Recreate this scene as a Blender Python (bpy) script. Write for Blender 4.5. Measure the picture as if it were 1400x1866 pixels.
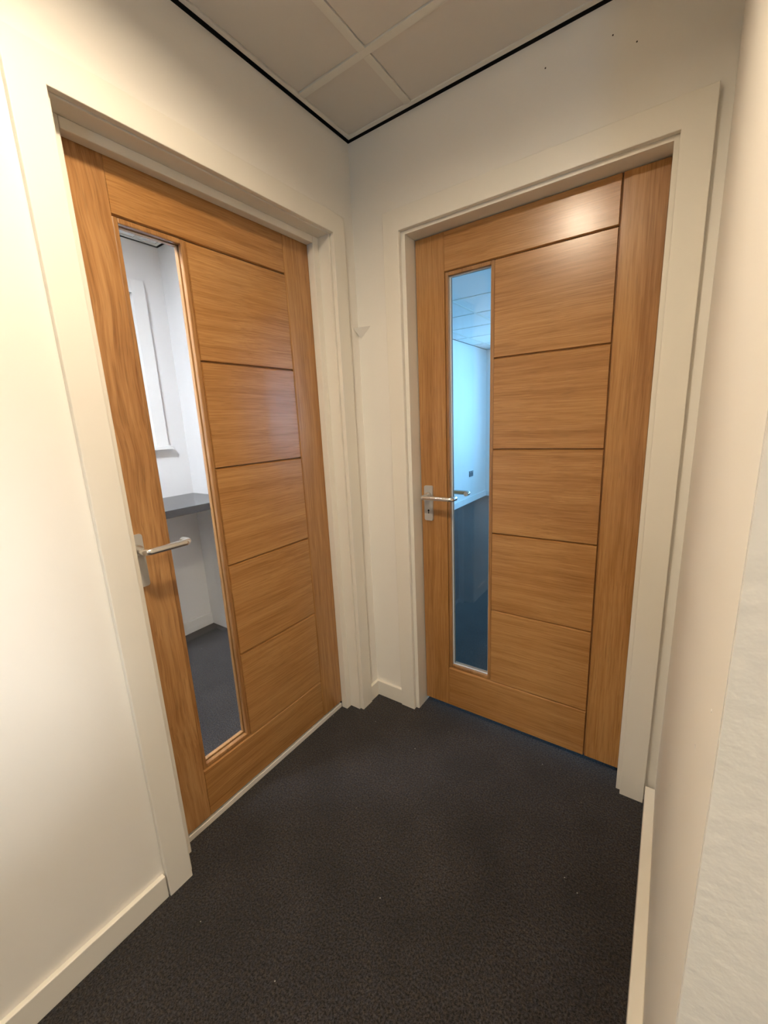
import bpy, bmesh, math, random
from mathutils import Vector, Matrix

for o in list(bpy.data.objects):
    bpy.data.objects.remove(o, do_unlink=True)
scene = bpy.context.scene
COL = scene.collection
random.seed(7)

# ------------------------------------------------------------------ camera
cam_data = bpy.data.cameras.new('camera')
cam = bpy.data.objects.new('camera', cam_data)
COL.objects.link(cam)
cam_data.sensor_fit = 'HORIZONTAL'
cam_data.sensor_width = 36.0
cam_data.lens = 747.523 / 1400.0 * 36.0
cam_data.clip_start = 0.01
CAM = Vector((1.1112, -1.4545, 1.3259))
pitch, yaw, roll = 0.2156, 0.6134, -0.0469
fw = Vector((-math.sin(yaw) * math.cos(pitch), math.cos(yaw) * math.cos(pitch), -math.sin(pitch)))
rt = fw.cross(Vector((0, 0, 1))).normalized()
up = rt.cross(fw)
r2 = math.cos(roll) * rt + math.sin(roll) * up
u2 = -math.sin(roll) * rt + math.cos(roll) * up
m = Matrix((r2, u2, -fw)).transposed().to_4x4()
m.translation = CAM
cam.matrix_world = m
scene.camera = cam

# ------------------------------------------------------------------ sky, sun, exposure
world = bpy.data.worlds.new('overcast_sky')
scene.world = world
world.use_nodes = True
bg = world.node_tree.nodes['Background']
bg.inputs['Color'].default_value = (0.25, 0.60, 1.0, 1)
bg.inputs['Strength'].default_value = 13.5

sun_data = bpy.data.lights.new('low_sun', 'SUN')
sun_data.energy = 8.5
sun_data.angle = math.radians(11)
sun_data.color = (.96, .97, 1.0)
sun = bpy.data.objects.new('low_sun', sun_data)
COL.objects.link(sun)
sun.rotation_euler = Vector((-.66, .75, -.14)).to_track_quat('-Z', 'Y').to_euler()

def portal(name, loc, direction, w, h):
    d = bpy.data.lights.new(name, 'AREA')
    d.shape = 'RECTANGLE'; d.size = w; d.size_y = h
    d.cycles.is_portal = True
    o = bpy.data.objects.new(name, d); COL.objects.link(o)
    o.location = loc
    o.rotation_euler = Vector(direction).to_track_quat('-Z', 'Z').to_euler()
    return o

vs = scene.view_settings
vs.view_transform = 'Standard'
vs.look = 'None'
vs.gamma = 1.0
vs.use_curve_mapping = False
vs.exposure = 0.26
LAMP = 490.0          # hall downlight radiance
LAMP_FILL = 330.0     # two unseen downlights added further back to flatten the hall light
LAMP_A = 200.0        # small room light panel radiance

# ------------------------------------------------------------------ materials
def new_mat(name):
    mt = bpy.data.materials.new(name); mt.use_nodes = True
    nt = mt.node_tree
    return mt, nt, nt.nodes['Principled BSDF']

def N(nt, kind, **kw):
    n = nt.nodes.new(kind)
    for k, v in kw.items():
        setattr(n, k, v)
    return n

def plain(name, col, rough=0.5, metal=0.0, spec=0.5):
    mt, nt, b = new_mat(name)
    b.inputs['Base Color'].default_value = (*col, 1)
    b.inputs['Roughness'].default_value = rough
    b.inputs['Metallic'].default_value = metal
    b.inputs['Specular IOR Level'].default_value = spec
    return mt

def paint(name, col, rough=0.55, bump=0.05, scale=220.0, blotch=0.015, dist=0.001):
    """emulsion or satin paint: faint blotches plus roller stipple"""
    mt, nt, b = new_mat(name)
    L = nt.links.new
    tc = N(nt, 'ShaderNodeTexCoord')
    n1 = N(nt, 'ShaderNodeTexNoise'); n1.inputs['Scale'].default_value = 5; n1.inputs['Detail'].default_value = 3
    L(tc.outputs['Object'], n1.inputs['Vector'])
    mr = N(nt, 'ShaderNodeMapRange'); mr.inputs['To Min'].default_value = 1 - blotch; mr.inputs['To Max'].default_value = 1 + blotch
    L(n1.outputs['Fac'], mr.inputs['Value'])
    mul = N(nt, 'ShaderNodeVectorMath', operation='SCALE'); mul.inputs[0].default_value = col
    L(mr.outputs['Result'], mul.inputs['Scale'])
    L(mul.outputs['Vector'], b.inputs['Base Color'])
    n2 = N(nt, 'ShaderNodeTexNoise'); n2.inputs['Scale'].default_value = scale; n2.inputs['Detail'].default_value = 3
    L(tc.outputs['Object'], n2.inputs['Vector'])
    bp = N(nt, 'ShaderNodeBump'); bp.inputs['Strength'].default_value = bump; bp.inputs['Distance'].default_value = dist
    L(n2.outputs['Fac'], bp.inputs['Height']); L(bp.outputs['Normal'], b.inputs['Normal'])
    b.inputs['Roughness'].default_value = rough
    return mt

def oak(name, axis, dark, mid, light, cross=34.0, along=1.1, rough=0.3, wob=0.02):
    """oiled oak veneer; grain runs along local axis ('X' or 'Z')"""
    mt, nt, b = new_mat(name)
    L = nt.links.new
    tc = N(nt, 'ShaderNodeTexCoord'); oi = N(nt, 'ShaderNodeObjectInfo')
    off = N(nt, 'ShaderNodeVectorMath', operation='SCALE'); off.inputs[0].default_value = (3.7, 9.1, 5.3)
    L(oi.outputs['Random'], off.inputs['Scale'])
    add = N(nt, 'ShaderNodeVectorMath', operation='ADD')
    L(tc.outputs['Object'], add.inputs[0]); L(off.outputs['Vector'], add.inputs[1])
    # wobble so that the figure wanders
    nw = N(nt, 'ShaderNodeTexNoise'); nw.inputs['Scale'].default_value = 2.6; nw.inputs['Detail'].default_value = 2
    L(add.outputs['Vector'], nw.inputs['Vector'])
    wsub = N(nt, 'ShaderNodeVectorMath', operation='SUBTRACT'); wsub.inputs[1].default_value = (.5, .5, .5)
    L(nw.outputs['Color'], wsub.inputs[0])
    wsc = N(nt, 'ShaderNodeVectorMath', operation='SCALE'); wsc.inputs['Scale'].default_value = wob
    L(wsub.outputs['Vector'], wsc.inputs[0])
    wad = N(nt, 'ShaderNodeVectorMath', operation='ADD'); L(add.outputs['Vector'], wad.inputs[0]); L(wsc.outputs['Vector'], wad.inputs[1])
    def stretched(cr, al, detail):
        mp = N(nt, 'ShaderNodeMapping')
        mp.inputs['Scale'].default_value = (al, cr, cr) if axis == 'X' else (cr, cr, al)
        L(wad.outputs['Vector'], mp.inputs['Vector'])
        n = N(nt, 'ShaderNodeTexNoise'); n.inputs['Scale'].default_value = 1.0; n.inputs['Detail'].default_value = detail
        n.inputs['Roughness'].default_value = 0.6
        L(mp.outputs['Vector'], n.inputs['Vector'])
        return n
    broad = stretched(cross, along, 4)
    fine = stretched(cross * 9, along * 5, 3)
    pores = stretched(cross * 22, along * 14, 1)
    mx = N(nt, 'ShaderNodeMath', operation='MULTIPLY_ADD'); mx.inputs[1].default_value = 0.55
    L(fine.outputs['Fac'], mx.inputs[0])
    sc = N(nt, 'ShaderNodeMath', operation='MULTIPLY'); sc.inputs[1].default_value = 0.45
    L(broad.outputs['Fac'], sc.inputs[0]); L(sc.outputs[0], mx.inputs[2])
    rp = N(nt, 'ShaderNodeValToRGB')
    e = rp.color_ramp.elements
    e[0].position = 0.36; e[0].color = (*dark, 1)
    e[1].position = 0.64; e[1].color = (*light, 1)
    em = e.new(0.5); em.color = (*mid, 1)
    L(mx.outputs[0], rp.inputs['Fac'])
    pr = N(nt, 'ShaderNodeMapRange'); pr.inputs['From Min'].default_value = 0.30; pr.inputs['From Max'].default_value = 0.42
    pr.inputs['To Min'].default_value = 0.80; pr.inputs['To Max'].default_value = 1.0
    L(pores.outputs['Fac'], pr.inputs['Value'])
    vm = N(nt, 'ShaderNodeVectorMath', operation='SCALE')
    L(rp.outputs['Color'], vm.inputs[0]); L(pr.outputs['Result'], vm.inputs['Scale'])
    L(vm.outputs['Vector'], b.inputs['Base Color'])
    bp = N(nt, 'ShaderNodeBump'); bp.inputs['Strength'].default_value = 0.12; bp.inputs['Distance'].default_value = 0.0006
    L(fine.outputs['Fac'], bp.inputs['Height']); L(bp.outputs['Normal'], b.inputs['Normal'])
    b.inputs['Roughness'].default_value = rough
    b.inputs['Coat Weight'].default_value = .5
    b.inputs['Coat Roughness'].default_value = .225
    return mt

def carpet(name):
    mt, nt, b = new_mat(name)
    L = nt.links.new
    tc = N(nt, 'ShaderNodeTexCoord')
    n1 = N(nt, 'ShaderNodeTexNoise'); n1.inputs['Scale'].default_value = 185; n1.inputs['Detail'].default_value = 4; n1.inputs['Roughness'].default_value = .75
    n2 = N(nt, 'ShaderNodeTexNoise'); n2.inputs['Scale'].default_value = 6; n2.inputs['Detail'].default_value = 4
    n3 = N(nt, 'ShaderNodeTexNoise'); n3.inputs['Scale'].default_value = 420; n3.inputs['Detail'].default_value = 2
    n4 = N(nt, 'ShaderNodeTexNoise'); n4.inputs['Scale'].default_value = 90; n4.inputs['Detail'].default_value = 2
    vo = N(nt, 'ShaderNodeTexVoronoi'); vo.inputs['Scale'].default_value = 26
    for n in (n1, n2, n3, n4, vo): L(tc.outputs['Object'], n.inputs['Vector'])
    rp = N(nt, 'ShaderNodeValToRGB'); e = rp.color_ramp.elements
    e[0].position = .40; e[0].color = (.0028, .0025, .0026, 1)
    e[1].position = .66; e[1].color = (.064, .057, .056, 1)
    L(n1.outputs['Fac'], rp.inputs['Fac'])
    mr = N(nt, 'ShaderNodeMapRange'); mr.inputs['From Min'].default_value = .3; mr.inputs['From Max'].default_value = .7
    mr.inputs['To Min'].default_value = .72; mr.inputs['To Max'].default_value = 1.2
    L(n2.outputs['Fac'], mr.inputs['Value'])
    s0 = N(nt, 'ShaderNodeVectorMath', operation='SCALE'); L(rp.outputs['Color'], s0.inputs[0]); L(mr.outputs['Result'], s0.inputs['Scale'])
    # yarn hue drifts between brown and blue black
    rh = N(nt, 'ShaderNodeValToRGB'); e = rh.color_ramp.elements
    e[0].position = .38; e[0].color = (1.12, .98, .82, 1)
    e[1].position = .62; e[1].color = (.90, .97, 1.14, 1)
    L(n4.outputs['Fac'], rh.inputs['Fac'])
    sc = N(nt, 'ShaderNodeVectorMath', operation='MULTIPLY'); L(s0.outputs['Vector'], sc.inputs[0]); L(rh.outputs['Color'], sc.inputs[1])
    # sparse pale lint: only a few of the voronoi cells carry a fleck
    lt = N(nt, 'ShaderNodeMath', operation='LESS_THAN'); lt.inputs[1].default_value = .045
    L(vo.outputs['Distance'], lt.inputs[0])
    sx = N(nt, 'ShaderNodeSeparateColor'); L(vo.outputs['Color'], sx.inputs['Color'])
    gt = N(nt, 'ShaderNodeMath', operation='GREATER_THAN'); gt.inputs[1].default_value = .86
    L(sx.outputs['Red'], gt.inputs[0])
    an = N(nt, 'ShaderNodeMath', operation='MULTIPLY'); L(lt.outputs[0], an.inputs[0]); L(gt.outputs[0], an.inputs[1])
    mx = N(nt, 'ShaderNodeMix', data_type='RGBA'); L(an.outputs[0], mx.inputs[0]); L(sc.outputs['Vector'], mx.inputs[6])
    mx.inputs[7].default_value = (.35, .33, .30, 1)
    L(mx.outputs[2], b.inputs['Base Color'])
    hs = N(nt, 'ShaderNodeMath', operation='ADD'); L(n1.outputs['Fac'], hs.inputs[0]); L(n3.outputs['Fac'], hs.inputs[1])
    bp = N(nt, 'ShaderNodeBump'); bp.inputs['Strength'].default_value = .7; bp.inputs['Distance'].default_value = .004
    L(hs.outputs[0], bp.inputs['Height']); L(bp.outputs['Normal'], b.inputs['Normal'])
    b.inputs['Roughness'].default_value = .95
    b.inputs['Specular IOR Level'].default_value = .12
    b.inputs['Sheen Weight'].default_value = .12
    b.inputs['Sheen Roughness'].default_value = .6
    return mt

def thin_glass(name, tint=(.97, .985, .98)):
    """single clear pane: lets light straight through, mirrors by Fresnel"""
    mt = bpy.data.materials.new(name); mt.use_nodes = True
    nt = mt.node_tree; nt.nodes.clear(); L = nt.links.new
    out = N(nt, 'ShaderNodeOutputMaterial'); tr = N(nt, 'ShaderNodeBsdfTransparent'); gl = N(nt, 'ShaderNodeBsdfGlossy')
    tr.inputs['Color'].default_value = (*tint, 1); gl.inputs['Roughness'].default_value = 0.0
    lw = N(nt, 'ShaderNodeLayerWeight'); lw.inputs['Blend'].default_value = .5          # facing = 1 - cos
    p5 = N(nt, 'ShaderNodeMath', operation='POWER'); p5.inputs[1].default_value = 5
    L(lw.outputs['Facing'], p5.inputs[0])
    fr = N(nt, 'ShaderNodeMath', operation='MULTIPLY_ADD'); fr.inputs[1].default_value = .96; fr.inputs[2].default_value = .04
    L(p5.outputs[0], fr.inputs[0])
    mx = N(nt, 'ShaderNodeMixShader')
    L(fr.outputs[0], mx.inputs[0]); L(tr.outputs[0], mx.inputs[1]); L(gl.outputs[0], mx.inputs[2]); L(mx.outputs[0], out.inputs['Surface'])
    return mt

def emitter(name, col, strength):
    mt, nt, b = new_mat(name)
    b.inputs['Base Color'].default_value = (.8, .8, .8, 1)
    b.inputs['Emission Color'].default_value = (*col, 1)
    b.inputs['Emission Strength'].default_value = strength
    return mt

M = {}
M['wall'] = paint('wall_emulsion', (.82, .79, .73), .6, .10, 260)
M['wall_rough'] = paint('rough_plaster_emulsion', (.82, .78, .705), .7, .42, 55, .03, .003)
M['wall_cool'] = paint('white_emulsion', (.80, .80, .80), .6, .06, 260)
M['trim'] = paint('satin_trim_paint', (.79, .755, .675), .38, .06, 120, .012)
M['tile'] = paint('mineral_ceiling_tile', (.66, .63, .59), .9, .15, 320, .01)
M['tile_white'] = paint('white_ceiling_tile', (.82, .82, .82), .9, .12, 320, .01)
M['grid'] = plain('white_grid_steel', (.72, .71, .66), .45)
M['black'] = plain('black_recess', (.004, .004, .004), .8, 0, .1)
M['carpet'] = carpet('charcoal_carpet')
OAK = dict(dark=(.30, .130, .034), mid=(.405, .195, .060), light=(.49, .260, .092))
M['oak_h'] = oak('oak_veneer_horizontal', 'X', **OAK)
M['oak_v'] = oak('oak_veneer_vertical', 'Z', **OAK, cross=20, along=.9)
M['oak_stripe'] = oak('oak_stile_figured', 'Z', (.26, .110, .032), (.41, .205, .073), (.52, .29, .118), cross=13, along=.8, wob=.05)
M['bead'] = oak('oak_glazing_bead', 'Z', (.22, .10, .030), (.34, .165, .055), (.42, .22, .08), cross=40, along=2, rough=.35)
M['glass'] = thin_glass('clear_pane')
M['metal'] = plain('satin_aluminium', (.80, .79, .76), .24, .9)
M['plate'] = plain('satin_aluminium_plate', (.50, .50, .49), .42, .35)
M['worktop'] = paint('dark_laminate', (.018, .019, .023), .22, .02, 300, .25)
M['socket'] = plain('grey_socket_metal', (.22, .24, .27), .4, .6)
M['mark'] = plain('dark_screw_hole', (.05, .04, .03), .8)
M['pvc'] = plain('white_pvc', (.82, .82, .81), .3)
M['lamp'] = emitter('warm_lamp_diffuser', (1.0, .815, .59), LAMP)
M['lamp_fill'] = emitter('warm_fill_diffuser', (1.0, .815, .59), LAMP_FILL)
M['lamp_a'] = emitter('cool_lamp_diffuser', (.87, .905, 1.0), LAMP_A)
M['strip'] = plain('pale_glazing_tape', (.66, .65, .63), .45)
M['threshold'] = plain('pale_threshold_paint', (.70, .66, .58), .5)

# ------------------------------------------------------------------ mesh helpers
def link(name, bm_, mat, parent=None):
    me = bpy.data.meshes.new(name)
    bmesh.ops.recalc_face_normals(bm_, faces=bm_.faces)
    bm_.to_mesh(me); bm_.free()
    if mat: me.materials.append(M[mat])
    o = bpy.data.objects.new(name, me); COL.objects.link(o)
    if parent: o.parent = parent
    return o

def tag(o, label=None, cat=None, kind=None, group=None):
    if label: o['label'] = label
    if cat: o['category'] = cat
    if kind: o['kind'] = kind
    if group: o['group'] = group
    return o

def empty(name, loc=(0, 0, 0), rz=0.0):
    o = bpy.data.objects.new(name, None); COL.objects.link(o)
    o.location = loc; o.rotation_euler = (0, 0, rz); o.empty_display_size = .1
    return o

def bx(b, x0, x1, y0, y1, z0, z1, bev=0.0):
    t = bmesh.new()
    bmesh.ops.create_cube(t, size=1.0)
    for v in t.verts:
        v.co = Vector((x0 + (v.co.x + .5) * (x1 - x0), y0 + (v.co.y + .5) * (y1 - y0), z0 + (v.co.z + .5) * (z1 - z0)))
    if bev > 0:
        bmesh.ops.bevel(t, geom=t.edges[:], offset=bev, segments=2, profile=.5, affect='EDGES')
    me = bpy.data.meshes.new('tmp'); t.to_mesh(me); t.free()
    b.from_mesh(me); bpy.data.meshes.remove(me)
    return b

def box(name, x0, x1, y0, y1, z0, z1, mat, parent=None, bev=0.0):
    return link(name, bx(bmesh.new(), x0, x1, y0, y1, z0, z1, bev), mat, parent)

def boxes(name, lst, mat, parent=None):
    b = bmesh.new()
    for c in lst: bx(b, *c)
    return link(name, b, mat, parent)

def panel_bm(x0, x1, z0, z1, y0, y1, cl, cr, cb, ct):
    """board seen from -y, with a chamfer of its own on each front edge"""
    c = max(cl, cr, cb, ct, .0004) * 1.8
    b = bmesh.new()
    fr = [b.verts.new(p) for p in ((x0 + cl, y0, z0 + cb), (x1 - cr, y0, z0 + cb), (x1 - cr, y0, z1 - ct), (x0 + cl, y0, z1 - ct))]
    md = [b.verts.new(p) for p in ((x0, y0 + c, z0), (x1, y0 + c, z0), (x1, y0 + c, z1), (x0, y0 + c, z1))]
    bk = [b.verts.new(p) for p in ((x0, y1, z0), (x1, y1, z0), (x1, y1, z1), (x0, y1, z1))]
    b.faces.new(fr); b.faces.new(bk[::-1])
    for i in range(4):
        j = (i + 1) % 4
        b.faces.new((fr[j], fr[i], md[i], md[j])); b.faces.new((md[j], md[i], bk[i], bk[j]))
    return b

def tube_bm(pts, r, seg=16, cap=True):
    """round tube through the points, parallel-transported frame"""
    b = bmesh.new(); P = [Vector(p) for p in pts]; rings = []
    t0 = (P[1] - P[0]).normalized()
    n = t0.orthogonal().normalized()
    for i, p in enumerate(P):
        t = ((P[min(i + 1, len(P) - 1)] - P[max(i - 1, 0)])).normalized()
        n = (n - t * n.dot(t)).normalized(); bn = t.cross(n)
        rings.append([b.verts.new(p + r * (math.cos(a) * n + math.sin(a) * bn)) for a in (2 * math.pi * k / seg for k in range(seg))])
    for i in range(len(rings) - 1):
        for k in range(seg):
            f = b.faces.new((rings[i][k], rings[i][(k + 1) % seg], rings[i + 1][(k + 1) % seg], rings[i + 1][k])); f.smooth = True
    if cap:
        b.faces.new(rings[0][::-1]); b.faces.new(rings[-1])
    return b

def cyl_bm(cx, cz, y0, y1, r, seg=28):
    b = bmesh.new()
    A = [b.verts.new((cx + r * math.cos(a), y0, cz + r * math.sin(a))) for a in (2 * math.pi * k / seg for k in range(seg))]
    B = [b.verts.new((cx + r * math.cos(a), y1, cz + r * math.sin(a))) for a in (2 * math.pi * k / seg for k in range(seg))]
    b.faces.new(A); b.faces.new(B[::-1])
    for k in range(seg):
        f = b.faces.new((A[k], A[(k + 1) % seg], B[(k + 1) % seg], B[k])); f.smooth = True
    return b

def prism_y(outline, y0, y1, bev=0.0, skip=()):
    b = bmesh.new()
    A = [b.verts.new((x, y0, z)) for x, z in outline]; B = [b.verts.new((x, y1, z)) for x, z in outline]
    fa = b.faces.new(A); b.faces.new(B[::-1]); n = len(A)
    for k in range(n): b.faces.new((A[k], A[(k + 1) % n], B[(k + 1) % n], B[k]))
    if bev > 0:
        bmesh.ops.bevel(b, geom=[e for k, e in enumerate(fa.edges) if k not in skip], offset=bev, segments=2, profile=.5, affect='EDGES')
    return b

def rounded(x0, x1, z0, z1, r, seg=6):
    o = []
    for cx, cz, a0 in ((x1 - r, z1 - r, 0), (x0 + r, z1 - r, 90), (x0 + r, z0 + r, 180), (x1 - r, z0 + r, 270)):
        for k in range(seg + 1):
            a = math.radians(a0 + 90 * k / seg); o.append((cx + r * math.cos(a), cz + r * math.sin(a)))
    return o

# ------------------------------------------------------------------ dimensions
W = 1.1648            # hall right wall
YC = -1.0574          # outer corner of the hall right wall
ZC = 2.368            # hall ceiling
TH = .145             # wall thickness
HX1, HY0 = 3.2, -3.5  # hall extents beyond the corner
AX = -1.452           # far wall of the small room
AY1 = .018            # its right wall
AZ = 2.378
RBX0, RBX1, RBY1, RBZ = -1.48, 3.3, 5.312, 2.39
TOP = 2.46

# ------------------------------------------------------------------ setting: floor and walls
fl = box('floor', -2.0, 3.6, -3.9, 5.7, -.12, 0, 'carpet')
tag(fl, 'dark charcoal flecked carpet floor running under both doors', 'floor', 'structure')

w = boxes('wall_left', [(-TH, 0, HY0, -1.029, 0, TOP), (-TH, 0, -.121, 0, 0, TOP), (-TH, 0, -1.029, -.121, 2.0445, TOP)], 'wall')
tag(w, 'cream white wall on the left, around the door with the wide reveal', 'wall', 'structure')
w = boxes('wall_back', [(0, .2085, 0, TH, 0, TOP), (1.081, RBX1, 0, TH, 0, TOP), (.2085, 1.081, 0, TH, 2.026, TOP), (-TH, 0, 0, TH, 0, TOP)], 'wall')
tag(w, 'cream white wall facing the camera, around the door with keyhole plate', 'wall', 'structure')
wall_back = w
w = box('wall_right', W, W + .1, YC, 0, 0, TOP, 'wall')
tag(w, 'smooth cream wall on the right beside the facing door', 'wall', 'structure')
w = box('wall_return', W + .1, RBX1, YC, YC + .1, 0, TOP, 'wall_rough')
tag(w, 'rough plastered wall at the right edge of the picture, past the outer corner', 'wall', 'structure')
# the end of the right wall shows the same rough plaster as the return
w2 = box('plaster_corner', W + .0008, W + .1, YC - .0012, YC, 0, TOP, 'wall_rough', w)
HWX0, HWX1, HWZ0, HWZ1 = 1.66, 2.02, .95, 1.80
w = box('wall_hall_right', HX1, HX1 + .2, HY0, YC + .1, 0, TOP, 'wall')
tag(w, 'hall wall to the right of and behind the camera', 'wall', 'structure')
w = boxes('wall_hall_behind', [(-TH, HWX0, HY0 - .2, HY0, 0, TOP), (HWX1, HX1 + .2, HY0 - .2, HY0, 0, TOP), (HWX0, HWX1, HY0 - .2, HY0, 0, HWZ0), (HWX0, HWX1, HY0 - .2, HY0, HWZ1, TOP)], 'wall')
tag(w, 'hall wall with the window behind the camera', 'wall', 'structure')

# small room behind the left door
AWY0, AWY1, AWZ0, AWZ1 = -1.05, -.176, 1.247, 2.095
w = boxes('wall_small_room_far', [(AX - .2, AX, -2.5, AWY0, 0, TOP), (AX - .2, AX, AWY1, AY1, 0, TOP), (AX - .2, AX, AWY0, AWY1, 0, AWZ0), (AX - .2, AX, AWY0, AWY1, AWZ1, TOP)], 'wall_cool')
tag(w, 'white wall with window seen through the left door glass', 'wall', 'structure')
w = box('wall_small_room_side', AX - .2, -TH, AY1, TH, 0, TOP, 'wall_cool')
tag(w, 'white side wall meeting the worktop, seen through the left door glass', 'wall', 'structure')
w = box('wall_small_room_near', AX - .2, -TH, -2.6, -2.5, 0, TOP, 'wall_cool')
tag(w, 'white near wall of the small room, out of sight', 'wall', 'structure')

# big room behind the facing door
w = box('wall_big_room_left', RBX0 - .2, RBX0, TH, RBY1 + .2, 0, TOP, 'wall_cool')
tag(w, 'long white wall with socket, seen blue through the facing door glass', 'wall', 'structure')
BW = [(-.75, 1.35)]; BZ0, BZ1 = .75, 2.2
BR = [(1.75, 2.75), (2.95, 3.95)]; RZ0, RZ1 = .95, 2.1
seg = [(RBX0, BW[0][0]), (BW[0][1], RBX1 + .2)]
w = boxes('wall_big_room_far', [(a, b, RBY1, RBY1 + .2, 0, TOP) for a, b in seg] + [(a, b, RBY1, RBY1 + .2, 0, BZ0) for a, b in BW] + [(a, b, RBY1, RBY1 + .2, BZ1, TOP) for a, b in BW], 'wall_cool')
tag(w, 'far white end wall of the big room', 'wall', 'structure')
seg = [(TH, BR[0][0]), (BR[0][1], BR[1][0]), (BR[1][1], RBY1)]
w = boxes('wall_big_room_right', [(RBX1, RBX1 + .2, a, b, 0, TOP) for a, b in seg] + [(RBX1, RBX1 + .2, a, b, 0, RZ0) for a, b in BR] + [(RBX1, RBX1 + .2, a, b, RZ1, TOP) for a, b in BR], 'wall_cool')
tag(w, 'right wall of the big room, out of sight', 'wall', 'structure')

roof = box('roof', -2.0, 3.6, -3.9, 5.7, TOP, TOP + .15, 'tile')
tag(roof, 'flat roof deck above the suspended ceilings', 'roof', 'structure')

# ------------------------------------------------------------------ suspended ceilings
def ceiling(name, label, z, cells, bars, gaps, trims, thick=.012, tmat='tile'):
    root = tag(empty(name, (0, 0, z)), label, 'ceiling', 'structure')
    cache = {}
    for (x0, x1, y0, y1) in cells:
        g = .0135
        sx, sy = round(x1 - x0 - 2 * g, 4), round(y1 - y0 - 2 * g, 4)
        if sx < .02 or sy < .02: continue
        if (sx, sy) not in cache:
            t = box('ceiling_tile', -sx / 2, sx / 2, -sy / 2, sy / 2, .0035, .0035 + thick, tmat, root, .0012)
            cache[(sx, sy)] = t
        else:
            t = cache[(sx, sy)].copy(); COL.objects.link(t); t.parent = root
        t.location = ((x0 + x1) / 2, (y0 + y1) / 2, 0)
    for c in bars: box('grid_bar', *c, 0, .02, 'grid', root, .0006)
    for c in trims: box('edge_trim', *c, -.0006, .02, 'grid', root, .0006)
    for c in gaps: box('shadow_gap', *c, -.0012, .02, 'black', root)
    return root

BHW = .012
gx = [.285, .885, 1.485, 2.085, 2.685]; gy = [-.273, -.873, -1.473, -2.073, -2.673, -3.273]
cells = []; bars = []
xs = [.0] + gx + [HX1]; ys = [.0] + gy + [HY0]
for i in range(len(xs) - 1):
    for j in range(len(ys) - 1):
        x0, x1, y1, y0 = xs[i], xs[i + 1], ys[j], ys[j + 1]
        if y1 > YC and y0 >= YC - .01:
            if x0 >= W: continue
            x1 = min(x1, W)
        elif y1 > YC:
            if x0 >= W: y1 = YC
            elif x1 > W: x1 = W
        # keep clear of the edge trims
        cells.append((max(x0, .0155), min(x1, HX1), max(y0, HY0), min(y1, -.0165)))
# the cell that is cut by the outer corner
cells.append((W, 1.485, -1.473, YC))
cells = [c for c in cells]
LAMPC = (.585, -1.173); FILLD = (1.785, -1.773); FILLE = (1.785, -2.973)
hall_cells = [c for c in cells if not any(abs((c[0] + c[1]) / 2 - q[0]) < .02 and abs((c[2] + c[3]) / 2 - q[1]) < .02 for q in (LAMPC, FILLD, FILLE))]
for y in gy:   # long bars along x
    bars.append((.028, (W - .028) if y > YC else HX1, y - BHW, y + BHW))
yb = [-.030] + gy + [HY0]
for k, x in enumerate(gx):
    for j in range(len(yb) - 1):
        y1, y0 = yb[j], yb[j + 1]
        if x > W and y1 > YC:
            if y0 > YC: continue
            y1 = YC
        bars.append((x - BHW, x + BHW, y0 + (BHW if j < len(yb) - 2 else 0), y1 - (BHW if j else 0)))
cl = ceiling('ceiling', 'grey white suspended ceiling tiles in a metal grid with black edge gap', ZC, hall_cells, bars,
        [(0, .0145, HY0, 0), (.0145, W, -.0145, 0), (W - .0145, W, YC, -.0145)],
        [(.0145, .028, HY0, -.0145), (.028, W - .028, -.030, -.0145), (W - .028, W - .0145, YC, -.0145)])

# tile that carries the downlight, cut by a round hole (out of the picture, above the camera)
def downlight(loc, mat, label, zc, r=.066, tile=True, parent_ceiling=None):
    cx, cy = loc
    t = empty('recessed_downlight', (cx, cy, zc)); tag(t, label, 'ceiling light')
    n = 40; b = bmesh.new()
    prof = [(r, .024), (r, -.004), (r + .004, -.007), (r + .016, -.004), (r + .018, .0)]
    R = [[b.verts.new((q * math.cos(2 * math.pi * k / n), q * math.sin(2 * math.pi * k / n), z)) for k in range(n)] for q, z in prof]
    for i in range(len(R) - 1):
        for k in range(n): b.faces.new((R[i][k], R[i][(k + 1) % n], R[i + 1][(k + 1) % n], R[i + 1][k])).smooth = True
    link('bezel', b, 'pvc', t)
    b = bmesh.new(); vs_ = [b.verts.new(((r - .001) * math.cos(2 * math.pi * k / n), (r - .001) * math.sin(2 * math.pi * k / n), .011)) for k in range(n)]
    vt = [b.verts.new((v.co.x, v.co.y, .019)) for v in vs_]
    b.faces.new(vs_); b.faces.new(vt[::-1])
    for k in range(n): b.faces.new((vs_[k], vs_[(k + 1) % n], vt[(k + 1) % n], vt[k]))
    link('diffuser', b, mat, t)
    return t

def holed_tile(parent, half, hole, cx, cy):
    n = 40; b = bmesh.new()
    for z in (.0035, .0155):
        inner = [b.verts.new((hole * math.cos(2 * math.pi * k / n), hole * math.sin(2 * math.pi * k / n), z)) for k in range(n)]
        outer = []
        for k in range(n):
            a = 2 * math.pi * k / n; s = half / max(abs(math.cos(a)), abs(math.sin(a)))
            outer.append(b.verts.new((s * math.cos(a), s * math.sin(a), z)))
        for k in range(n): b.faces.new((inner[k], inner[(k + 1) % n], outer[(k + 1) % n], outer[k]))
    o = link('ceiling_tile', b, 'tile', parent); o.location = (cx, cy, 0)
    return o
holed_tile(cl, .2865, .067, *LAMPC)
holed_tile(cl, .2865, .067, *FILLD)
holed_tile(cl, .2865, .067, *FILLE)
downlight(LAMPC, 'lamp', 'round recessed downlight in the hall ceiling above the camera', ZC)
downlight(FILLD, 'lamp_fill', 'added unseen fill downlight in the hall ceiling just past the outer corner', ZC)  # added fill: brings warm light to the return and left walls
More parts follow.
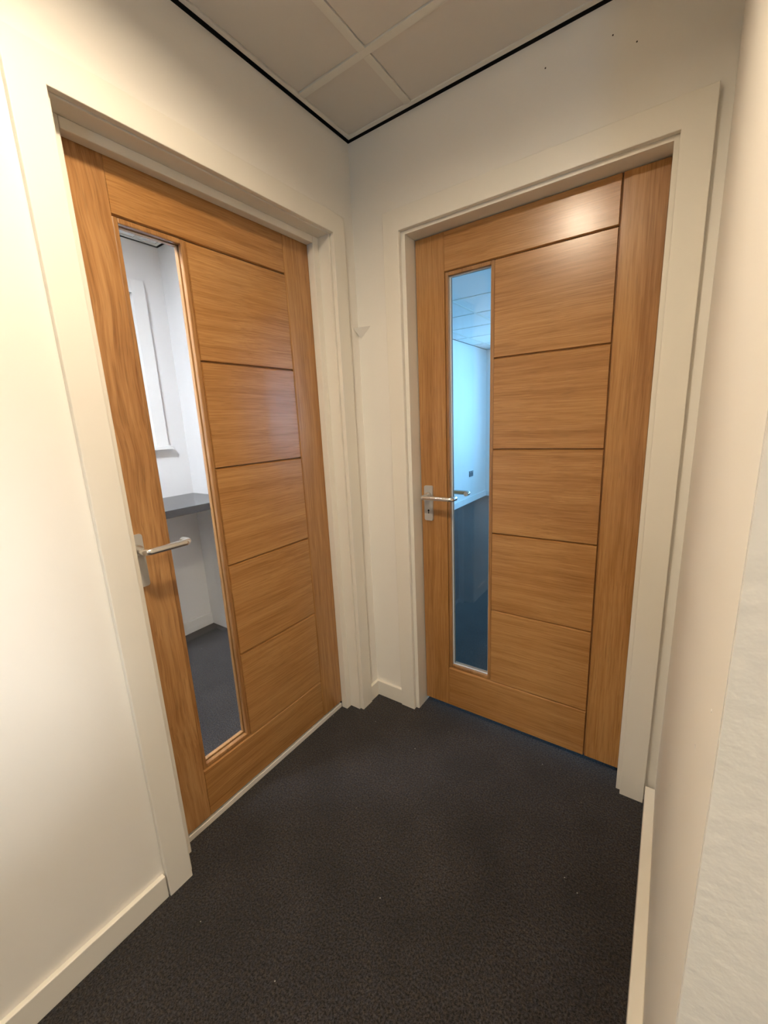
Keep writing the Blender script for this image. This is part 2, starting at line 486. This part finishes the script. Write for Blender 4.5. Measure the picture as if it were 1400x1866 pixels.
downlight(FILLE, 'lamp_fill', 'added unseen fill downlight at the back of the hall near the window', ZC)  # added fill: lifts the ambient level from behind the camera

# small room ceiling
xs = [AX, -1.30, -.70, -TH]; ys = [AY1, -.12, -.72, -1.32, -1.92, -2.5]
cells = [(xs[i] + (.014 if i == 0 else 0), xs[i + 1], ys[j + 1], ys[j] - (.014 if j == 0 else 0)) for i in range(3) for j in range(5)]
bars = [(AX + .028, -TH, y - BHW, y + BHW) for y in ys[1:-1]]
for x in xs[1:-1]:
    for j in range(5): bars.append((x - BHW, x + BHW, ys[j + 1] + (BHW if j < 4 else 0), ys[j] - (BHW if j else .028)))
cells_a = [c for c in cells if not (abs((c[0] + c[1]) / 2 + .9975) < .4 and -1.2 > (c[2] + c[3]) / 2 > -.8)]
ca = ceiling('ceiling_small_room', 'white suspended ceiling corner seen at the top of the left door glass', AZ, cells, bars,
        [(AX, AX + .0145, -2.5, AY1), (AX + .0145, -TH, AY1 - .0145, AY1)],
        [(AX + .0145, AX + .034, -2.5, AY1 - .0145), (AX + .034, -TH, AY1 - .034, AY1 - .0145)], tmat='tile_white')
# flat light panel fixed under that ceiling
lp = empty('ceiling_light_panel', (-.52, -1.20, AZ)); tag(lp, 'small square light panel under the small room ceiling, out of sight', 'ceiling light')
for a in ((-.16, .16, -.16, -.148), (-.16, .16, .148, .16), (-.16, -.148, -.148, .148), (.148, .16, -.148, .148)): box('frame', *a, -.028, 0, 'pvc', lp)
box('diffuser', -.148, .148, -.148, .148, -.022, -.012, 'lamp_a', lp)

# big room ceiling
xs = [RBX0, -1.288, -.688, -.088, .512, 1.112, 1.712, 2.312, 2.912, RBX1]
ys = [TH, .54, 1.14, 1.74, 2.34, 2.94, 3.54, 4.14, 4.74, RBY1]
cells = [(xs[i] + (.014 if i == 0 else 0), xs[i + 1], ys[j] + (.014 if j == 0 else 0), ys[j + 1] - (.014 if j == 8 else 0)) for i in range(9) for j in range(9)]
bars = [(x - BHW, x + BHW, TH, RBY1) for x in xs[1:-1]]
for y in ys[1:-1]:
    for i in range(9): bars.append((xs[i] + (BHW if i else .0), xs[i + 1] - (BHW if i < 8 else 0), y - BHW, y + BHW))
ceiling('ceiling_big_room', 'suspended grid ceiling seen blue through the facing door glass', RBZ, cells, bars,
        [(RBX0, RBX0 + .0145, TH, RBY1), (RBX0 + .0145, RBX1, RBY1 - .0145, RBY1)],
        [(RBX0 + .0145, RBX0 + .028, TH, RBY1 - .0145), (RBX0 + .028, RBX1, RBY1 - .028, RBY1 - .0145)], tmat='tile_white')

# ------------------------------------------------------------------ windows
def window(name, label, axis, plane, depth, a0, a1, z0, z1, mullion=True):
    """window filling an opening; axis = wall normal ('x' or 'y'), plane = frame centre"""
    r = tag(empty(name), label, 'window', 'structure')
    fw_ = .055
    def put(nm, s0, s1, za, zb, d, mat, bev=.003):
        c = (plane - d, plane + d, s0, s1, za, zb) if axis == 'x' else (s0, s1, plane - d, plane + d, za, zb)
        box(nm, *c, mat, r, bev)
    put('frame_bar', a0, a1, z0, z0 + fw_, depth, 'pvc'); put('frame_bar', a0, a1, z1 - fw_, z1, depth, 'pvc')
    put('frame_bar', a0, a0 + fw_, z0 + fw_, z1 - fw_, depth, 'pvc'); put('frame_bar', a1 - fw_, a1, z0 + fw_, z1 - fw_, depth, 'pvc')
    spans = [(a0 + fw_, a1 - fw_)]
    if mullion:
        c = (a0 + a1) / 2; put('mullion', c - .03, c + .03, z0 + fw_, z1 - fw_, depth, 'pvc')
        spans = [(a0 + fw_, c - .03), (c + .03, a1 - fw_)]
    for s0, s1 in spans: put('pane', s0, s1, z0 + fw_, z1 - fw_, .003, 'glass', 0)
    return r
window('window_1', 'white framed hall window behind the camera', 'y', HY0 - .12, .035, HWX0, HWX1, HWZ0, HWZ1, False)
portal('hall_window_portal', ((HWX0 + HWX1) / 2, HY0 - .03, (HWZ0 + HWZ1) / 2), (0, 1, 0), HWX1 - HWX0, HWZ1 - HWZ0)
for a, b in BW:
    window('window_2', 'white framed window in the far wall of the big room', 'y', RBY1 + .12, .035, a, b, BZ0, BZ1)
    portal('big_room_window_portal', ((a + b) / 2, RBY1 + .03, (BZ0 + BZ1) / 2), (0, -1, 0), b - a, BZ1 - BZ0)
for k, (a, b) in enumerate(BR):
    window('window_%d' % (3 + k), 'white framed window in the right wall of the big room, ' + ('nearer the door', 'further from the door')[k], 'x', RBX1 + .12, .035, a, b, RZ0, RZ1, False)
    portal('big_room_window_portal', (RBX1 + .03, (a + b) / 2, (RZ0 + RZ1) / 2), (-1, 0, 0), b - a, RZ1 - RZ0)
wa = window('window_5', 'white window with board surround seen through the left door glass', 'x', AX - .12, .03, AWY0, AWY1, AWZ0, AWZ1)
box('roller_blind', AX - .075, AX - .070, AWY0 + .002, AWY1 - .002, AWZ0, AWZ1 - .002, 'pvc', wa)
# boards around it and its sill
box('surround_board', AX, AX + .020, -.180, -.106, 1.246, 2.166, 'pvc', wa, .001)
box('surround_board', AX, AX + .020, -1.13, -1.05, 1.246, 2.166, 'pvc', wa, .001)
box('surround_board', AX, AX + .020, -1.05, -.180, 2.095, 2.166, 'pvc', wa, .001)
box('sill', AX - .08, AX + .044, -1.145, -.092, 1.224, 1.246, 'pvc', wa, .002)
box('catch', AX - .03, AX - .02, -.186, -.176, 2.085, 2.105, 'mark', wa, .001)

# ------------------------------------------------------------------ door frames (lining, stops, architraves)
def frame(name, label, ox, oy, rz, lin, arch_in, arch_out, t, stop=None, lt=.028, depth=TH):
    """local x along the wall, local -y towards the viewer, z up; lin = (x0, x1, ztop)"""
    r = tag(empty(name, (ox, oy, 0), rz), label, 'door frame', 'structure')
    l0, l1, lz = lin
    box('lining_leg', l0 - lt, l0, 0, depth, 0, lz + lt, 'trim', r, .0008)
    box('lining_leg', l1, l1 + lt, 0, depth, 0, lz + lt, 'trim', r, .0008)
    box('lining_head', l0, l1, 0, depth, lz, lz + lt, 'trim', r, .0008)
    i0, i1, iz = arch_in; o0, o1, oz = arch_out
    for side in (0, 1):
        b = bmesh.new()
        q = [(o0, 0), (i0, 0), (i0, iz), (o0, oz)] if side == 0 else [(i1, 0), (o1, 0), (o1, oz), (i1, iz)]
        link('architrave_leg', prism_y(q, -t, -.0022, .0018, (0, 2)), 'trim', r); b.free()
    link('architrave_head', prism_y([(i0, iz), (i1, iz), (o1, oz), (o0, oz)], -t, -.0022, .0018, (1, 3)), 'trim', r)
    if stop:
        s0, s1, sz, d0, d1 = stop
        box('door_stop', l0, s0, d0, d1, 0, lz, 'trim', r, .0025)
        box('door_stop', s1, l1, d0, d1, 0, lz, 'trim', r, .0025)
        box('door_stop', s0, s1, d0, d1, sz, lz, 'trim', r, .0025)
    return r
# left door frame: local x = world y, local y = -world x
frame('trim_1', 'cream painted frame and architrave around the left oak door', 0, 0, math.pi / 2,
      (-.999, -.151, 2.0145), (-1.0073, -.143, 2.018), (-1.0754, -.0752, 2.0883), .0178, (-.969, -.1817, 1.990, .052, .0848))
frame('trim_2', 'cream painted frame and architrave around the facing oak door', 0, 0, 0,
      (.2385, 1.0512, 1.996), (.2221, 1.0643, 2.0075), (.153, 1.1349, 2.081), .0185, (.2505, 1.039, 1.984, .1135, .144))

# ------------------------------------------------------------------ baseboards
def skirting(name, label, x0, x1, y0, y1, h=.0757, mat='trim'):
    return tag(box(name, x0, x1, y0, y1, 0, h, mat, None, .002), label, 'baseboard', 'structure')
skirting('baseboard_left', 'cream baseboard along the left wall in the bottom left corner', 0, .0149, HY0, -1.0785)
skirting('baseboard_left_corner', 'tiny baseboard piece between the left door frame and the inner corner', 0, .0149, -.0752, -.0149)
skirting('baseboard_back', 'short cream baseboard between the inner corner and the facing door frame', 0, .153, -.0149, 0)
skirting('baseboard_right', 'cream baseboard along the right wall, seen edge on', 1.1368, W, YC, -.0205)
skirting('baseboard_return', 'cream baseboard of the rough wall past the outer corner', W, HX1, YC - .016, YC - .0012)
skirting('baseboard_small_room', 'white baseboard under the dark worktop behind the left door glass', AX, AX + .015, -2.5, AY1, .082, 'wall_cool')
skirting('baseboard_big_room_left', 'white baseboard of the long wall behind the facing door glass', RBX0, RBX0 + .015, TH, RBY1, .093, 'wall_cool')
skirting('baseboard_big_room_far', 'white baseboard of the end wall behind the facing door glass', RBX0 + .015, RBX1, RBY1 - .015, RBY1, .093, 'wall_cool')

# ------------------------------------------------------------------ doors
GR = .0050
DT = .044
def lever_pts(x, z, length, sgn, y0):
    """U-shaped return-to-door lever; sgn -1 = towards the viewer"""
    out, rb, back = .056, .013, .036
    pts = [(x, y0, z), (x, y0 + sgn * (out - rb), z)]
    for k in range(1, 9):
        a = math.pi / 2 * k / 8
        pts.append((x + rb * (1 - math.cos(a)), y0 + sgn * (out - rb + rb * math.sin(a)), z))
    xe = x + length - rb
    pts.append(((x + rb + xe) / 2, y0 + sgn * out, z))
    for k in range(0, 9):
        a = math.pi / 2 * k / 8
        pts.append((xe + rb * math.sin(a), y0 + sgn * (out - rb + rb * math.cos(a)), z))
    pts.append((xe + rb, y0 + sgn * (out - back), z))
    return pts

def make_door(name, label, ox, oy, rz, g0, g1, h, wd, zb, zt, gb, gt, lines, hx, llen, stile_mat, keyhole):
    d = tag(empty(name, (ox, oy, 0), rz), label, 'door', 'structure')
    # oak boards of the leaf, shallow open grooves between them, backed by a core sheet
    gv, gh = .0012, .0006
    tag(link('stile', panel_bm(0, g0, zb, zt, 0, DT, .0012, .0007, .001, .001), stile_mat, d), 'stile with the handle')
    tag(link('stile', panel_bm(h + gv, wd, zb, zt, 0, DT, .0024, .0012, .001, .001), 'oak_v', d), 'hinge side stile')
    link('rail', panel_bm(g0, h - gv, gt + gh, zt, 0, DT, .0007, .002, GR * .5, .001), 'oak_h', d)
    link('rail', panel_bm(g0, h - gv, zb, gb - gh, 0, DT, .0007, .002, .001, GR), 'oak_h', d)
    zs = [gt] + lines + [gb]
    for k in range(5):
        zm = (zs[k] + zs[k + 1]) / 2
        p = link('panel', panel_bm(g1, h - gv, zs[k + 1] - zm + gh, zs[k] - zm - gh, 0, DT, .001, .002, GR * .5, GR), 'oak_h', d)
        p.location = (0, 0, zm)
    boxes('core', [(g1, h - .02, .010, .036, gb - .01, gt + .01), (h - .02, h + .02, .010, .036, zb + .005, zt - .005)], 'bead', d)
    # glazing beads, front and back, and the pane between
    bw, sm = .0145, .0011
    for (y0, y1) in ((.0035, .0185), (.0255, .0405)):
        for x0, x1, z0, z1 in ((g0 + sm, g0 + bw, gb + sm, gt - sm), (g1 - bw, g1 - sm, gb + sm, gt - sm), (g0 + bw, g1 - bw, gt - bw, gt - sm), (g0 + bw, g1 - bw, gb + sm, gb + bw)):
            box('glazing_bead', x0, x1, y0, y1, z0, z1, 'bead', d, .0022)
    if keyhole:
        sw = .0042; i0, i1, k0, k1 = g0 + bw, g1 - bw, gb + bw, gt - bw
        for x0, x1, z0, z1 in ((i0 - .003, i0 + sw, k0 - .003, k1), (i1 - sw, i1 + .003, k0 - .003, k1), (i0 + sw, i1 - sw, k0 - .003, k0 + sw), (i0 + sw, i1 - sw, k1 - sw, k1)):
            box('glazing_strip', x0, x1, .0145, .0187, z0, z1, 'strip', d, .0006)
    box('glass_pane', g0 + .004, g1 - .004, .0188, .0252, gb + .004, gt - .004, 'glass', d)
    # handles on both faces
    for sgn, yf in ((-1, 0.0), (1, DT)):
        ya, yb_ = (yf + sgn * .008, yf + sgn * .0002)
        pl = link('handle_plate', prism_y(rounded(hx - .0198, hx + .0198, .9035, 1.0545, .006), ya, yb_, .0012), 'plate', d)
        tag(pl, 'satin metal handle plate')
        link('collar', cyl_bm(hx, 1.0125, ya + sgn * .010, ya, .0150), 'metal', pl)
        lv = link('lever', tube_bm(lever_pts(hx, 1.0125, llen, sgn, ya), .0093), 'metal', pl)
        if keyhole:
            kz = .9475
            ol = [(hx + .0042 * math.cos(math.radians(a)), kz + .0042 * math.sin(math.radians(a))) for a in range(-55, 236, 15)]
            ol += [(hx - .0017, kz - .004), (hx - .0024, kz - .0135), (hx + .0024, kz - .0135), (hx + .0017, kz - .004)]
            link('keyhole', prism_y(ol, ya + sgn * .0003, ya + (-sgn) * .0005), 'black', pl)
    return d

make_door('door_1', 'left oak door with slim glass strip, lever handle partly behind its frame', -.0855, -.985, math.pi / 2,
          .1115, .305, .6821, .820, .0315, 2.004, .2104, 1.8628, [1.5327, 1.2046, .8745, .5397], .0265, .121, 'oak_stripe', False)
make_door('door_2', 'facing oak door with slim glass strip and keyhole handle plate', .2415, .0687, 0,
          .1211, .3145, .6907, .807, .0260, 1.9935, .2196, 1.8589, [1.5331, 1.2065, .8765, .5485], .0372, .135, 'oak_v', True)

th = tag(box('trim_3', -TH, -.0850, -.969, -.1817, 0, .0200, 'threshold', None, .002), 'pale threshold strip under the left oak door', 'threshold', 'structure')

# ------------------------------------------------------------------ things in the rooms behind
wt = empty('worktop', (AX, 0, 0)); tag(wt, 'dark laminate worktop across the corner behind the left door glass', 'worktop')
box('top', 0, .462, -2.45, AY1, .890, .930, 'worktop', wt, .003)
tag(box('wall_batten', .0, .02, -2.45, AY1 - .001, .862, .890, 'wall_cool', wt), 'white batten under the worktop')

sk = empty('wall_socket', (RBX0, 4.684, .459)); tag(sk, 'grey double wall socket on the blue lit wall behind the facing door', 'socket')
box('face_plate', 0, .009, -.0735, .0735, -.044, .044, 'socket', sk, .002)
for s in (-1, 1):
    for dz, dy in ((.010, 0), (-.008, -.011), (-.008, .011)):
        box('pin_slot', .0088, .0094, s * .034 + dy - .003, s * .034 + dy + .003, dz - .004, dz + .004, 'black', sk)
    box('switch', .0085, .012, s * .034 - .005, s * .034 + .005, .022, .036, 'pvc', sk, .0005)

# small marks on the walls
b = bmesh.new()
q = [(.0004, -.034, 1.706), (.064, -.0004, 1.7105), (.013, -.0004, 1.668)]
A = [b.verts.new(p) for p in q]; B = [b.verts.new((p[0] + .0008, p[1] - .0010, p[2])) for p in q]
b.faces.new(A); b.faces.new(B[::-1])
for k in range(3): b.faces.new((A[k], A[(k + 1) % 3], B[(k + 1) % 3], B[k]))
fk = tag(link('paint_flap', b, 'wall', None), 'small triangular flap of loose paint across the inner corner between the doors', 'paint flap')
for x, z, r in ((.724, 2.292, .0022), (.894, 2.290, .0020), (.951, 2.250, .0020)):
    link('screw_hole', cyl_bm(x, z, -.0006, .0002, r, 10), 'mark', wall_back)
# tiny chips in the paint of the right wall
wr = bpy.data.objects['wall_right']
for y, z, r in ((-.913, .933, .0022), (-.999, 1.040, .0014), (-.62, .62, .0012)):
    b = bmesh.new(); n = 7
    A = [b.verts.new((W - .0004, y + r * (1 + .35 * math.sin(2.3 * k)) * math.cos(2 * math.pi * k / n), z + 1.3 * r * math.sin(2 * math.pi * k / n))) for k in range(n)]
    B = [b.verts.new((W + .001, v.co.y, v.co.z)) for v in A]
    b.faces.new(A); b.faces.new(B[::-1])
    for k in range(n): b.faces.new((A[k], A[(k + 1) % n], B[(k + 1) % n], B[k]))
    link('paint_chip', b, 'pvc', wr)
